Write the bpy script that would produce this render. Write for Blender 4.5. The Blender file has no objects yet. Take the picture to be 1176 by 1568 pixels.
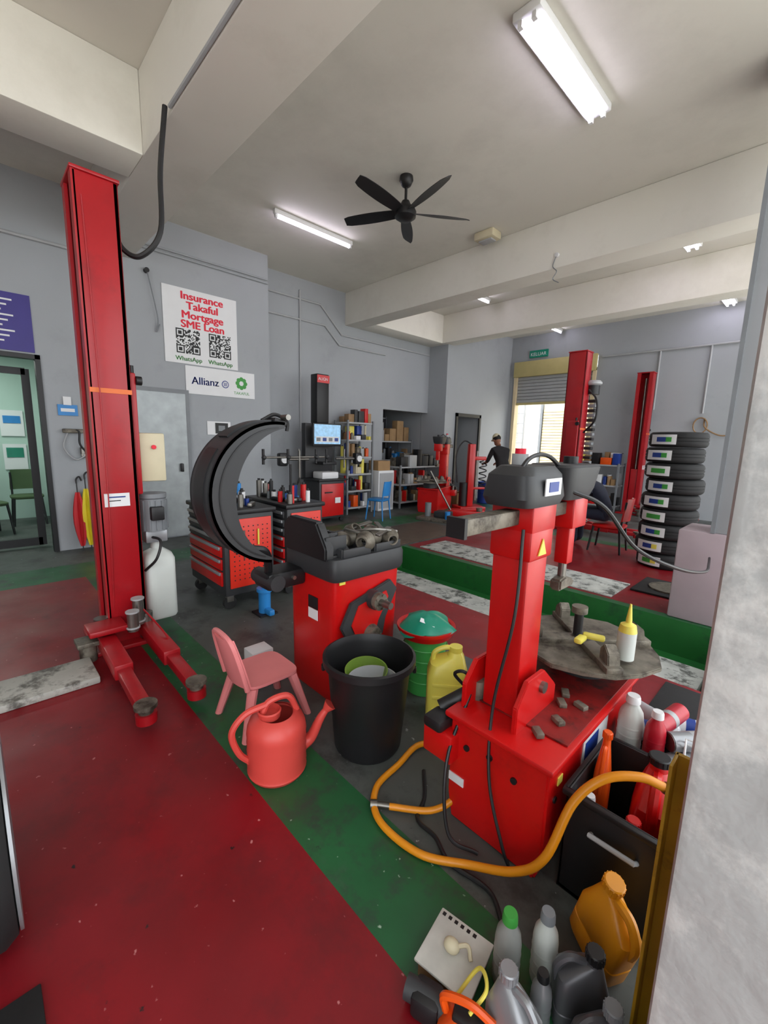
import bpy, bmesh, math, random
from mathutils import Vector, Matrix, Euler
random.seed(7)
D=bpy.data; scene=bpy.context.scene
pi=math.pi
def lin(c):
    return tuple(((v/255)/12.92 if v/255<=.04045 else ((v/255+.055)/1.055)**2.4) for v in c)
_m={}
def M(name,c,rough=.5,metal=0,var=.12,scale=5,bump=0,coat=0,emit=0,trans=0,dirt=None,dscale=2.0,dth=(.55,.7),speck=None):
    if name in _m: return _m[name]
    m=D.materials.new(name); m.use_nodes=True; nt=m.node_tree; N=nt.nodes; L=nt.links
    b=N['Principled BSDF']; col=lin(c)
    tc=N.new('ShaderNodeTexCoord'); no=N.new('ShaderNodeTexNoise'); no.inputs['Scale'].default_value=scale; no.inputs['Detail'].default_value=6
    L.new(tc.outputs['Object'],no.inputs['Vector'])
    r=N.new('ShaderNodeValToRGB'); L.new(no.outputs['Fac'],r.inputs['Fac'])
    r.color_ramp.elements[0].position=.3; r.color_ramp.elements[1].position=.72
    r.color_ramp.elements[0].color=(*[max(0,x*(1-var)) for x in col],1)
    r.color_ramp.elements[1].color=(*[min(1,x*(1+var)) for x in col],1)
    out=r.outputs['Color']
    def over(out,sc,th,colr,det=9,ro=.7):
        n2=N.new('ShaderNodeTexNoise'); n2.inputs['Scale'].default_value=sc; n2.inputs['Detail'].default_value=det; n2.inputs['Roughness'].default_value=ro
        L.new(tc.outputs['Object'],n2.inputs['Vector'])
        r2=N.new('ShaderNodeValToRGB'); r2.color_ramp.elements[0].position=th[0]; r2.color_ramp.elements[1].position=th[1]
        L.new(n2.outputs['Fac'],r2.inputs['Fac'])
        mx=N.new('ShaderNodeMix'); mx.data_type='RGBA'; L.new(r2.outputs['Color'],mx.inputs[0]); L.new(out,mx.inputs[6]); mx.inputs[7].default_value=(*lin(colr),1)
        return mx.outputs[2]
    if dirt: out=over(out,dscale,dth,dirt)
    if speck:
        out=over(out,30,(.70,.74),speck,3,.5)
        out=over(out,13,(.70,.73),tuple(v*.22 for v in speck),4,.6)
        out=over(out,2.2,(.60,.95),tuple(v*.55 for v in speck),8,.75)
    L.new(out,b.inputs['Base Color'])
    b.inputs['Roughness'].default_value=rough; b.inputs['Metallic'].default_value=metal
    if speck:
        n4=N.new('ShaderNodeTexNoise'); n4.inputs['Scale'].default_value=1.7; n4.inputs['Detail'].default_value=8; L.new(tc.outputs['Object'],n4.inputs['Vector'])
        mr=N.new('ShaderNodeMapRange'); mr.inputs[1].default_value=.3; mr.inputs[2].default_value=.7; mr.inputs[3].default_value=rough-.14; mr.inputs[4].default_value=rough+.2
        L.new(n4.outputs['Fac'],mr.inputs[0]); L.new(mr.outputs[0],b.inputs['Roughness'])
    if coat: b.inputs['Coat Weight'].default_value=coat; b.inputs['Coat Roughness'].default_value=.15
    if trans: b.inputs['Transmission Weight'].default_value=trans
    if emit:
        b.inputs['Emission Color'].default_value=(*col,1); b.inputs['Emission Strength'].default_value=emit
    if bump:
        bp=N.new('ShaderNodeBump'); bp.inputs['Strength'].default_value=bump; bp.inputs['Distance'].default_value=.02
        n3=N.new('ShaderNodeTexNoise'); n3.inputs['Scale'].default_value=scale*3; n3.inputs['Detail'].default_value=5
        L.new(tc.outputs['Object'],n3.inputs['Vector']); L.new(n3.outputs['Fac'],bp.inputs['Height']); L.new(bp.outputs['Normal'],b.inputs['Normal'])
    _m[name]=m; return m
WALL=M('wall_paint',(160,164,168),.6,var=.04,scale=1.2,bump=.05,dirt=(138,142,146),dscale=1.1,dth=(.55,.9))
PIL=M('pillar_plaster',(184,187,186),.5,var=.08,scale=3,bump=.45,dirt=(214,215,212),dscale=5,dth=(.48,.6))
CEIL=M('ceiling_paint',(222,219,209),.75,var=.03,scale=.8,dirt=(194,191,181),dscale=.6,dth=(.5,.9))
BEAM=M('beam_paint',(230,227,217),.75,var=.03,scale=1.2,dirt=(212,208,196),dscale=1.3,dth=(.5,.9))
RED=M('floor_red',(122,9,21),.42,var=.22,scale=2.2,bump=.04,dirt=(86,18,24),dscale=2.5,dth=(.5,.78),speck=(180,110,110))
GREEN=M('floor_green',(26,86,47),.45,var=.22,scale=4,bump=.05,dirt=(46,62,50),dscale=5,dth=(.5,.62),speck=(150,170,150))
GREY=M('floor_grey',(78,82,79),.5,var=.2,scale=3,bump=.06,dirt=(52,54,52),dscale=3,dth=(.5,.65),speck=(150,152,150))
OUT=M('yard_concrete',(205,203,196),.9,var=.06,scale=3)
CONC=M('concrete_worn',(176,178,172),.8,var=.2,scale=8,bump=.1,dirt=(80,82,78),dscale=7,dth=(.5,.6))
MAR=M('machine_red',(198,14,14),.34,var=.08,scale=3,coat=.12,dirt=(160,12,14),dscale=4,dth=(.55,.8))
LRED=M('lift_red',(164,14,25),.38,var=.12,scale=3,coat=.1,dirt=(122,12,21),dscale=3,dth=(.52,.85))
BLK=M('black_plastic',(24,24,26),.45,var=.2,scale=6)
BLK2=M('charcoal_plastic',(48,49,51),.5,var=.12,scale=6)
RUB=M('rubber',(22,22,23),.75,var=.2,scale=10,bump=.05)
STL=M('steel',(135,132,126),.35,metal=.9,var=.2,scale=8)
IRON=M('greasy_iron',(118,112,100),.5,metal=.35,var=.35,scale=14,bump=.1,dirt=(60,52,44),dscale=9,dth=(.47,.64))
WHT=M('white_paint',(226,227,228),.45,var=.02)
LGR=M('light_grey',(168,170,172),.45,var=.06)
GRP=M('grey_paint',(122,126,130),.45,var=.08)
YEL=M('yellow_plastic',(228,214,90),.35,var=.08,scale=4)
ORG=M('orange_hose',(222,140,20),.35,var=.06)
ORT=M('orange_plastic',(226,84,18),.35,var=.08)
PINK=M('pink_plastic',(222,130,130),.42,var=.06,scale=5)
CORAL=M('coral_plastic',(210,72,64),.4,var=.08,scale=5)
TEAL=M('teal_plastic',(10,130,105),.35,var=.12)
LIME=M('green_plastic',(70,165,80),.4,var=.1)
BLUE=M('blue_plastic',(40,130,200),.4,var=.08)
DBLU=M('dark_blue',(30,60,140),.4,var=.08)
PURP=M('purple_sign',(58,48,130),.5,var=.05)
CREAM=M('cream_paint',(205,195,165),.5,var=.06)
SHB=M('shutter_box',(190,176,120),.5,var=.06)
SIL=M('silver_plastic',(150,152,155),.33,metal=.4,var=.08)
BRN=M('rusty_plate',(86,72,60),.6,metal=.3,var=.25,scale=4,dirt=(50,42,36),dscale=4)
MINT=M('office_mint',(180,205,194),.6,var=.03)
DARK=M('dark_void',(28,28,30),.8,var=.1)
SKIN=M('skin',(150,100,75),.55,var=.06)
NAVY=M('navy_cloth',(26,30,48),.9,var=.15,scale=20)
DCL=M('dark_cloth',(34,32,34),.9,var=.15,scale=20)
JEAN=M('jean_cloth',(50,58,74),.9,var=.15,scale=20)
HAIR=M('hair',(18,15,14),.7)
TUBE=M('lamp_tube',(244,236,255),.4,emit=18,var=0)
SCR=M('screen',(120,160,190),.2,emit=.8,var=.4,scale=18)
WOOD=M('wood',(140,110,75),.6,var=.2,scale=9)
CARD=M('cardboard',(160,128,90),.8,var=.1,scale=9)
TRN=M('milky_plastic',(200,205,200),.35,var=.05)
TAN=M('beige_shutter',(215,196,158),.5,var=.06)
GRN=M('green_ink',(60,150,60),.5,var=.02); RINK=M('red_ink',(222,18,50),.5,var=.02); BINK=M('blue_ink',(20,50,130),.5,var=.02); KINK=M('black_ink',(12,12,12),.5,var=.02)
GLASS=D.materials.new('glass'); GLASS.use_nodes=True
g=GLASS.node_tree.nodes['Principled BSDF']; g.inputs['Base Color'].default_value=(.9,1,.96,1); g.inputs['Transmission Weight'].default_value=1; g.inputs['Roughness'].default_value=.02; g.inputs['IOR'].default_value=1.02; g.inputs['Alpha'].default_value=.25

def catmull(P,n=8,closed=False):
    P=[Vector(p) for p in P]
    if len(P)<3: return P
    out=[]; k=len(P); rng=range(k if closed else k-1)
    for i in rng:
        if closed: p0,p1,p2,p3=P[i-1],P[i],P[(i+1)%k],P[(i+2)%k]
        else:
            p1,p2=P[i],P[i+1]; p0=P[i-1] if i>0 else p1*2-p2; p3=P[i+2] if i+2<k else p2*2-p1
        for j in range(n):
            t=j/n
            out.append(.5*((2*p1)+(-p0+p2)*t+(2*p0-5*p1+4*p2-p3)*t*t+(-p0+3*p1-3*p2+p3)*t**3))
    if not closed: out.append(P[-1])
    return out
class B:
    def __init__(s,T=None):
        s.bm=bmesh.new(); s.mats=[]; s.T=T or Matrix.Identity(4)
    def mi(s,m):
        if m not in s.mats: s.mats.append(m)
        return s.mats.index(m)
    def add(s,t,m,mx=None):
        i=s.mi(m)
        for f in t.faces: f.material_index=i
        s.raw(t,mx)
    def raw(s,t,mx=None):
        t.transform(s.T@(mx or Matrix.Identity(4)))
        me=D.meshes.new('tmp'); t.to_mesh(me); t.free(); s.bm.from_mesh(me); D.meshes.remove(me)
    def box(s,c,d,m,rot=(0,0,0),bev=0,seg=2):
        t=bmesh.new(); bmesh.ops.create_cube(t,size=1)
        bmesh.ops.scale(t,vec=d,verts=t.verts)
        if bev: bmesh.ops.bevel(t,geom=t.edges[:],offset=min(bev,min(d)*.45),segments=seg,affect='EDGES',profile=.5)
        s.add(t,m,Matrix.Translation(c)@Euler(rot).to_matrix().to_4x4())
    def bb(s,x0,x1,y0,y1,z0,z1,m,bev=0):
        s.box(((x0+x1)/2,(y0+y1)/2,(z0+z1)/2),(x1-x0,y1-y0,z1-z0),m,bev=bev)
    def cyl(s,p,q,r1,m,r2=None,seg=24):
        p=Vector(p);q=Vector(q); r2=r1 if r2 is None else r2; d=q-p
        t=bmesh.new(); bmesh.ops.create_cone(t,cap_ends=True,segments=seg,radius1=r1,radius2=r2,depth=d.length)
        s.add(t,m,Matrix.Translation((p+q)/2)@d.to_track_quat('Z','Y').to_matrix().to_4x4())
    def sph(s,c,r,m,rot=(0,0,0),seg=20):
        if not hasattr(r,'__len__'): r=(r,r,r)
        t=bmesh.new(); bmesh.ops.create_uvsphere(t,u_segments=seg,v_segments=seg//2+2,radius=1)
        s.add(t,m,Matrix.Translation(c)@Euler(rot).to_matrix().to_4x4()@Matrix.Diagonal((*r,1)))
    def lathe(s,prof,c,m,seg=36,rot=(0,0,0)):
        t=bmesh.new(); rings=[]
        for r,z in prof:
            rings.append([t.verts.new((max(r,1e-4)*math.cos(2*pi*k/seg),max(r,1e-4)*math.sin(2*pi*k/seg),z)) for k in range(seg)])
        for a,b in zip(rings,rings[1:]):
            for k in range(seg): t.faces.new((a[k],a[(k+1)%seg],b[(k+1)%seg],b[k]))
        bmesh.ops.remove_doubles(t,verts=t.verts,dist=2e-4)
        bmesh.ops.recalc_face_normals(t,faces=t.faces)
        s.add(t,m,Matrix.Translation(c)@Euler(rot).to_matrix().to_4x4())
    def rings(s,R,m,closed=False,caps=True):
        t=bmesh.new(); V=[[t.verts.new(p) for p in r] for r in R]
        pr=list(zip(V,V[1:]))+([(V[-1],V[0])] if closed else [])
        for a,b in pr:
            n=len(a)
            for k in range(n): t.faces.new((a[k],a[(k+1)%n],b[(k+1)%n],b[k]))
        if caps and not closed: t.faces.new(V[0][::-1]); t.faces.new(V[-1])
        bmesh.ops.recalc_face_normals(t,faces=t.faces); s.add(t,m)
    def loft(s,secs,m,seg=28,closed=False):
        R=[]
        for q in secs:
            cx,cy,cz,w,d=q[:5]; n=q[5] if len(q)>5 else 4
            r=[]
            for k in range(seg):
                a=2*pi*(k+.5)/seg; ca,sa=math.cos(a),math.sin(a)
                r.append((cx+w/2*math.copysign(abs(ca)**(2/n),ca),cy+d/2*math.copysign(abs(sa)**(2/n),sa),cz))
            R.append(r)
        s.rings(R,m,closed)
    def tube(s,P,r,m,seg=8,n=8,closed=False,raw=False):
        Q=[Vector(p) for p in P] if raw else catmull(P,n,closed)
        R=[]; k=len(Q); nrm=None
        for i,p in enumerate(Q):
            d=(Q[(i+1)%k]-Q[i-1]) if closed else (Q[min(i+1,k-1)]-Q[max(i-1,0)])
            d.normalize()
            if nrm is None: nrm=d.orthogonal().normalized()
            nrm=(nrm-d*nrm.dot(d)); nrm.normalize(); bn=d.cross(nrm)
            rr=r if not callable(r) else r(i/(k-1))
            R.append([p+(nrm*math.cos(2*pi*j/seg)+bn*math.sin(2*pi*j/seg))*rr for j in range(seg)])
        s.rings(R,m,closed)
    def prism(s,poly,o,U,V,depth,m,bev=0):
        U=Vector(U);V=Vector(V);N=U.cross(V); o=Vector(o)
        t=bmesh.new(); a=[t.verts.new(o+U*u+V*v) for u,v in poly]; b=[t.verts.new(o+U*u+V*v+N*depth) for u,v in poly]
        n=len(a); t.faces.new(a[::-1]); t.faces.new(b)
        for k in range(n): t.faces.new((a[k],a[(k+1)%n],b[(k+1)%n],b[k]))
        bmesh.ops.recalc_face_normals(t,faces=t.faces)
        if bev: bmesh.ops.bevel(t,geom=t.edges[:],offset=bev,segments=2,affect='EDGES')
        s.add(t,m)
    def arc(s,cy,cz,a0,a1,rin,rout,x0,x1,m,n=40):
        R=[]
        for i in range(n+1):
            u=i/n; a=math.radians(a0+(a1-a0)*u); ri=rin(u) if callable(rin) else rin; ro=rout(u) if callable(rout) else rout
            c,sn=math.cos(a),math.sin(a)
            R.append([(x0,cy+ri*c,cz+ri*sn),(x1,cy+ri*c,cz+ri*sn),(x1,cy+ro*c,cz+ro*sn),(x0,cy+ro*c,cz+ro*sn)])
        s.rings(R,m)
    def text(s,txt,o,X,Y,size,m,align='CENTER',bold=0,wx=1):
        cu=D.curves.new('t','FONT'); cu.body=txt; cu.size=size; cu.align_x=align; cu.extrude=.0005; cu.offset=bold
        ob=D.objects.new('t',cu); scene.collection.objects.link(ob)
        dg=bpy.context.evaluated_depsgraph_get(); dg.update()
        me=D.meshes.new_from_object(ob.evaluated_get(dg))
        t=bmesh.new(); t.from_mesh(me); D.objects.remove(ob); D.curves.remove(cu); D.meshes.remove(me)
        X=Vector(X);Y=Vector(Y);Z=X.cross(Y)
        mx=Matrix((X,Y,Z)).transposed().to_4x4()@Matrix.Diagonal((wx,1,1,1)); s.add(t,m,Matrix.Translation(o)@mx)
    def done(s,name,ang=35,shift=True):
        me=D.meshes.new(name)
        co=[v.co for v in s.bm.verts]
        o=Vector((0,0,0))
        if shift:
            xs=[c.x for c in co];ys=[c.y for c in co];zs=[c.z for c in co]
            o=Vector(((min(xs)+max(xs))/2,(min(ys)+max(ys))/2,min(zs)))
            for v in s.bm.verts: v.co-=o
        for f in s.bm.faces: f.smooth=True
        s.bm.to_mesh(me); s.bm.free()
        for m in s.mats: me.materials.append(m)
        me.set_sharp_from_angle(angle=math.radians(ang))
        ob=D.objects.new(name,me); ob.location=o; scene.collection.objects.link(ob); return ob
def T(x,y,z=0,rz=0,sc=1): return Matrix.Translation((x,y,z))@Matrix.Rotation(math.radians(rz),4,'Z')@Matrix.Scale(sc,4)
PX=((0,1,0),(0,0,1))
NY=((1,0,0),(0,0,1))

# ---------------- camera
up=Vector((.027,1,.1697)).normalized(); yv=Vector((1.054,.1416,-1)); yv=(yv-up*yv.dot(up)).normalized(); xv=yv.cross(up)
R=Matrix((xv,yv,up)).to_4x4()
cam=D.cameras.new('camera'); co=D.objects.new('camera',cam); scene.collection.objects.link(co)
co.matrix_world=Matrix.Translation((0,0,1.5))@R
cam.sensor_fit='VERTICAL'; cam.sensor_height=36; cam.lens=925/2212*36; cam.clip_start=.02
scene.camera=co
# ---------------- world and sun
w=D.worlds.new('sky'); scene.world=w; w.use_nodes=True
bg=w.node_tree.nodes['Background']; bg.inputs[0].default_value=(.92,.96,1,1); bg.inputs[1].default_value=3.2
sl=D.lights.new('sun','SUN'); sl.energy=7; sl.angle=.2; sl.color=(1,.96,.9); so=D.objects.new('sun',sl); scene.collection.objects.link(so)
so.rotation_euler=Vector((-.35,-.35,1)).to_track_quat('Z','Y').to_euler(); so.location=(3,0,9)
scene.view_settings.view_transform='Standard'
# ---------------- room shell
H=4.3
xs=[-9.5,-6.6,-5.84,-5.24,-4.1,-.3,25]; ys=[-20,.75,1.07,2.4,3.15,4.35,4.45,6.9,7.15,11,25]
def cls(x,y):
    if x>.5 or y>11: return OUT
    if x<-6.6: return GREY
    if -5.84<x<-5.24: return GREEN
    if y<.75: return RED if x>-5.24 else GREY
    if y<1.07: return GREEN if x>-5.84 else GREY
    if y<2.4: return GREY
    if x<-4.1: return GREY
    if y<4.35: return RED
    if y<4.45: return GREEN
    if y<6.9: return RED
    if y<7.15: return GREEN
    return GREY
b=B(); xs2=sorted(xs+[.5])
for i in range(len(xs2)-1):
    for j in range(len(ys)-1):
        cx=(xs2[i]+xs2[i+1])/2; cy=(ys[j]+ys[j+1])/2
        if -4.1<cx<-.3 and 3.15<cy<4.35: continue
        t=bmesh.new(); t.faces.new([t.verts.new(p) for p in ((xs2[i],ys[j],0),(xs2[i+1],ys[j],0),(xs2[i+1],ys[j+1],0),(xs2[i],ys[j+1],0))])
        b.add(t,cls(cx,cy))
def quad(b,P,m):
    t=bmesh.new(); t.faces.new([t.verts.new(p) for p in P]); b.add(t,m)
x0,x1,y0,y1,zz=-4.1,-.3,3.15,4.35,-.32
PG=M('pit_green',(28,100,42),.5,var=.15,scale=3,dirt=(26,66,40),dscale=3,dth=(.52,.7))
quad(b,((x0,y0,zz),(x1,y0,zz),(x1,y1,zz),(x0,y1,zz)),PG)
quad(b,((x0,y1,zz),(x1,y1,zz),(x1,y1,0),(x0,y1,0)),PG)
quad(b,((x0,y0,zz),(x0,y1,zz),(x0,y1,0),(x0,y0,0)),PG)
quad(b,((x1,y0,zz),(x1,y0,0),(x1,y1,0),(x1,y1,zz)),PG)
quad(b,((x0,y0,zz),(x0,y0,0),(x1,y0,0),(x1,y0,zz)),PG)
b.done('floor',shift=False)
b=B(); b.bb(-7.3,1.0,-7,11.3,H,H+.15,CEIL); b.done('ceiling',shift=False)
b=B()
b.bb(-6.85,-6.6,-7,-.5,0,H,WALL); b.bb(-6.85,-6.6,-.5,.7,2.36,H,WALL); b.bb(-6.85,-6.6,.7,1.2,0,H,WALL); b.bb(-7.25,-6.6,1.2,3.68,0,H,WALL)
b.bb(-7.25,-7.05,3.68,6.7,0,H,WALL); b.bb(-7.25,-7.05,6.7,8.2,2.16,H,WALL)
b.bb(-7.25,-6.5,8.2,8.65,0,H,WALL); b.bb(-7.25,-6.5,8.65,9.6,2.13,H,WALL); b.bb(-7.25,-6.5,9.6,11.0,0,H,WALL)
b.done('wall_left',shift=False)
b=B(); b.bb(-7.25,-6.35,11,11.2,0,H,WALL); b.bb(-6.35,-4.2,11,11.2,3.64,H,WALL); b.bb(-4.2,1.0,11,11.2,0,H,WALL); b.done('wall_back',shift=False)
b=B(); b.bb(-6.85,1,-7.2,-7,0,H,WALL); b.done('wall_front',shift=False)
b=B()
for (X0,X1,Y0,Y1,z1) in ((-9.6,-6.86,-3,1.15,2.8),):
    b.bb(X0,X0+.1,Y0,Y1,0,z1,MINT); b.bb(X0,X1,Y1,Y1+.04,0,z1,MINT); b.bb(X0,X1,Y0-.1,Y0,0,z1,MINT); b.bb(X0,X1,Y0,Y1,z1,z1+.1,WHT)
b.done('wall_office',shift=False)
b=B()
b.bb(-9.6,-9.5,6.2,8.4,0,2.9,WALL); b.bb(-9.6,-7.26,6.1,6.2,0,2.9,WALL); b.bb(-9.6,-7.26,8.2,8.3,0,2.9,WALL); b.bb(-9.6,-7.26,6.2,8.2,2.8,2.9,CEIL)
b.bb(-9.6,-9.5,8.4,10,0,2.6,DARK); b.bb(-9.6,-7.26,9.9,10,0,2.6,DARK); b.bb(-9.6,-7.26,8.4,10,2.5,2.6,DARK)  # black box behind the side door: the room's darkness is painted into its walls
b.done('wall_storage',shift=False)
for (X0,X1,Y0,Y1) in ((-6.6,1,1.24,1.74),(-7.05,1,5.6,5.98),(-7.05,1,8.05,8.43)):
    b=B(); b.bb(X0,X1,Y0,Y1,3.7,H,BEAM,bev=.01); b.done('ceiling_beam',shift=False)
b=B(); b.bb(-4.62,-4.18,-7,1.24,3.7,H,BEAM,bev=.01); b.done('ceiling_beam',shift=False)
b=B(); b.bb(-7.05,-6.55,5.98,8.05,3.7,H,BEAM,bev=.01); b.done('ceiling_beam',shift=False)
b=B(); b.bb(-.09,1.0,.75,1.2,0,H,PIL,bev=.015); b.done('pillar_plastered',shift=False)
b=B(); b.bb(-.61,0,4.42,4.85,.8,H,WALL,bev=.01); b.bb(-.85,-.2,4.4,4.88,0,.8,M('pink_plinth',(170,154,160),.5,var=.05),bev=.015); b.bb(-.63,-.6,4.4,4.6,.8,H,GRP); b.done('pillar_plinth',shift=False)
YG=M('yellow_guard',(190,150,34),.5,var=.25,dirt=(120,92,30),dscale=6)
b=B(); b.bb(-.15,-.143,1.0,1.06,0,.84,YG,bev=.002); b.bb(-.15,-.1,1.05,1.06,0,.84,YG); b.done('corner_guard')
# back shutter & outside
b=B(); b.bb(-6.35,-4.2,10.9,10.998,3.25,3.64,SHB,bev=.01); b.bb(-6.33,-4.22,11.06,11.07,2.6,3.35,GRP)
for i in range(9): b.bb(-6.33,-4.22,11.02,11.06,2.58+i*.085,2.66+i*.085,LGR,bev=.014)
b.bb(-6.35,-4.2,11.0,11.07,2.52,2.58,SHB)
b.bb(-6.35,-6.27,10.95,11.15,0,3.3,TAN); b.bb(-4.28,-4.2,10.95,11.15,0,3.3,TAN); b.done('door_1_roller_shutter')
b=B(); b.bb(-14,4,15,15.2,0,3.4,M('bright_render',(232,226,210),.8,var=.04))
for i in range(26): b.bb(-7.4,-5.2,14.94,14.99,.1+i*.1,.19+i*.1,TAN,bev=.012)
for i in range(26): b.bb(-10.6,-8.4,14.94,14.99,.1+i*.1,.19+i*.1,WHT,bev=.012)
b.bb(-7.5,-7.42,14.9,15,0,2.9,GRP); b.bb(-5.18,-5.1,14.9,15,0,2.9,GRP)
b.done('neighbour_building')
b=B()
for k in range(9): b.box((-7.0,12.5,.3+.3*k),(.4,.03,.03),LGR)
for e in(-.2,.2): b.box((-7.0+e,12.5,1.4),(.04,.05,2.8),LGR)
b.done('ladder')
b=B(); b.bb(-5.95,-5.45,10.95,10.998,3.72,3.9,TEAL); b.text('KELUAR',(-5.7,10.945,3.76),*NY,.12,WHT); b.done('exit_sign')

# office door
b=B()
for (Y0,Y1,z0,z1) in ((-.5,-.46,0,2.36),(.65,.7,0,2.36),(-.5,.7,2.31,2.36)): b.bb(-6.7,-6.57,Y0,Y1,z0,z1,BLK)
b.box((-7.0,-.02,1.13),(.05,.07,2.2),BLK); b.box((-7.0,.58,1.13),(.05,.08,2.2),BLK); b.box((-7.0,.28,.08),(.05,.6,.1),BLK); b.box((-7.0,.28,2.2),(.05,.6,.08),BLK)
b.box((-7.0,.28,1.13),(.01,.56,2.1),GLASS); b.cyl((-6.94,.05,.95),(-6.94,.05,1.25),.012,STL)
b.done('door_2_glass')
def chair(name,Tm,m,leg=BLK,h=.44,w=.42,back=.42):
    b=B(Tm)
    b.loft([(0,0,h-.02,w*.92,w*.9,4),(0,0,h,w,w,4),(0,0,h+.02,w,w,4),(0,0,h+.03,w*.93,w*.93,4)],m)
    for sx in(-1,1):
        for sy in(-1,1): b.cyl((sx*w*.4,sy*w*.4,h),(sx*w*.48,sy*w*.5,0),.017,leg,r2=.014,seg=10)
        b.cyl((sx*w*.4,-w*.42,h),(sx*w*.4,-w*.52,h+back*.9),.015,leg,seg=10)
    R=[]
    for i in range(7):
        u=i/6; z=h+back*(.25+.75*u); ww=w*(.9-.12*u*u)
        R.append([(ww/2*(k/4-1),-w*(.47+.08*u)-.05*(1-((k/4-1))**2),z) for k in range(9)]+[(ww/2*(1-k/4),-w*(.47+.08*u)-.05*(1-((1-k/4))**2)+.02,z) for k in range(9)])
    b.rings(R,m); return b.done(name)
OGR=M('olive_fabric',(70,90,60),.9,var=.1)
chair('office_chair',T(-8.2,.1,0,-70),OGR); chair('office_chair',T(-8.9,.6,0,-90),OGR)
b=B(); b.box((-9.48,.55,1.6),(.01,.3,.42),WHT); b.box((-9.47,.55,1.66),(.01,.22,.12),BLUE); b.box((-9.48,.55,1.05),(.01,.3,.42),WHT); b.box((-9.47,.55,1.12),(.01,.22,.16),TEAL); b.done('notice_paper')
b=B(); b.box((-9.47,.1,2.35),(.03,.6,.22),GRN); b.text('KELUAR',(-9.45,.1,2.3),*PX,.13,WHT); b.done('exit_sign')
l=D.lights.new('office_light','AREA'); l.energy=38; l.size=1; l.color=(.93,1,.95); o=D.objects.new('office_light',l); o.location=(-8.2,-.3,2.7); scene.collection.objects.link(o)
STL2=M('galv_door',(150,155,156),.4,metal=.5,var=.15,scale=5)
b=B(); b.bb(-6.598,-6.55,1.38,2.36,0,2.12,GRP); b.bb(-6.56,-6.53,1.44,2.3,.02,2.06,STL2); b.box((-6.5,2.2,1.02),(.05,.04,.12),BLK,bev=.01); b.done('door_3_metal')
b=B(); b.bb(-6.498,-6.46,8.6,8.67,0,2.18,BLK); b.bb(-6.498,-6.46,9.58,9.65,0,2.18,BLK); b.bb(-6.498,-6.46,8.6,9.65,2.1,2.18,BLK); b.done('door_4_frame')

# posters
b=B(); X=-6.598
b.bb(X,X+.012,2.08,3.13,2.49,3.5,WHT)
for i,t in enumerate(('Insurance','Takaful','Mortgage','SME Loan')):
    for j,(dx,dz) in enumerate(((-.006,0),(-.003,.003),(0,-.003),(.003,.003),(.006,0))): b.text(t,(X+.0135+j*.0003,2.62+dx,3.36-i*.125+dz),*PX,.14,RINK,wx=1.12)
for q,yc in enumerate((2.4,2.86)):
    n=21; S=.33/n; random.seed(q+3)
    for i in range(n):
        for j in range(n):
            f=None
            for (a,c) in ((0,0),(0,n-7),(n-7,0)):
                if a<=i<a+7 and c<=j<c+7:
                    di,dj=i-a-3,j-c-3; mm=max(abs(di),abs(dj)); f=(mm==3 or mm<=1)
            if f is None: f=random.random()<.5
            if f: b.box((X+.0135,yc-.165+(i+.5)*S,2.63+(j+.5)*S),(.002,S,S),KINK)
    for dx in(-.002,.002): b.text('WhatsApp',(X+.014,yc+dx,2.53),*PX,.085,GRN)
b.done('insurance_poster')
b=B(); b.bb(X,X+.012,2.34,3.4,2.08,2.47,WHT)
for dx in(-.003,.003): b.text('Allianz',(X+.014,2.62+dx,2.22),*PX,.15,BINK)
b.cyl((X+.012,2.92,2.26),(X+.014,2.92,2.26),.055,BINK); b.cyl((X+.013,2.92,2.26),(X+.016,2.92,2.26),.043,WHT)
for k in(-1,0,1): b.box((X+.016,2.92+k*.02,2.26),(.002,.01,.055),BINK)
for k in range(8): b.sph((X+.014,3.18+.065*math.cos(k*pi/4),2.3+.065*math.sin(k*pi/4)),(.003,.032,.032),GRN)
b.text('TAKAFUL',(X+.014,3.18,2.13),*PX,.06,GRN); b.done('sponsor_board')
b=B(); b.bb(X,X+.012,2.62,2.98,1.5,1.7,WHT); b.box((X+.014,2.84,1.6),(.002,.2,.16),KINK); b.box((X+.016,2.84,1.6),(.002,.1,.08),GRP); b.done('photo_print')
b=B(); b.bb(X,X+.012,-.4,.66,2.38,3.0,PURP)
for i in range(9): b.box((X+.014,.2,2.92-i*.055),(.002,.6-.1*(i%3),.018),WHT)
b.done('purple_notice_board')
b=B(); b.box((X+.01,.92,1.75),(.01,.2,.13),BLUE); b.box((X+.012,.92,1.75),(.01,.14,.04),WHT); b.box((X+.015,.92,1.86),(.02,.08,.1),WHT); b.done('wall_label')
b=B()
b.cyl((X,.95,1.5),(X+.05,.95,1.5),.02,STL); b.tube(((X+.05,.9,1.5),(X+.07,1.0,1.5),(X+.08,1.0,1.35),(X+.07,1.05,1.25)),.012,BLK); b.box((X+.05,.95,1.5),(.05,.22,.05),IRON,bev=.01); b.cyl((X+.05,1.03,1.3),(X+.05,1.03,1.22),.03,STL)
b.tube(((X+.04,.9,1.5),(X+.05,.84,1.3),(X+.05,.95,1.15),(X+.05,1.08,1.22)),.01,LGR); b.box((X+.03,1.05,1.2),(.05,.08,.06),STL,bev=.01)
b.done('wall_tap')
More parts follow.
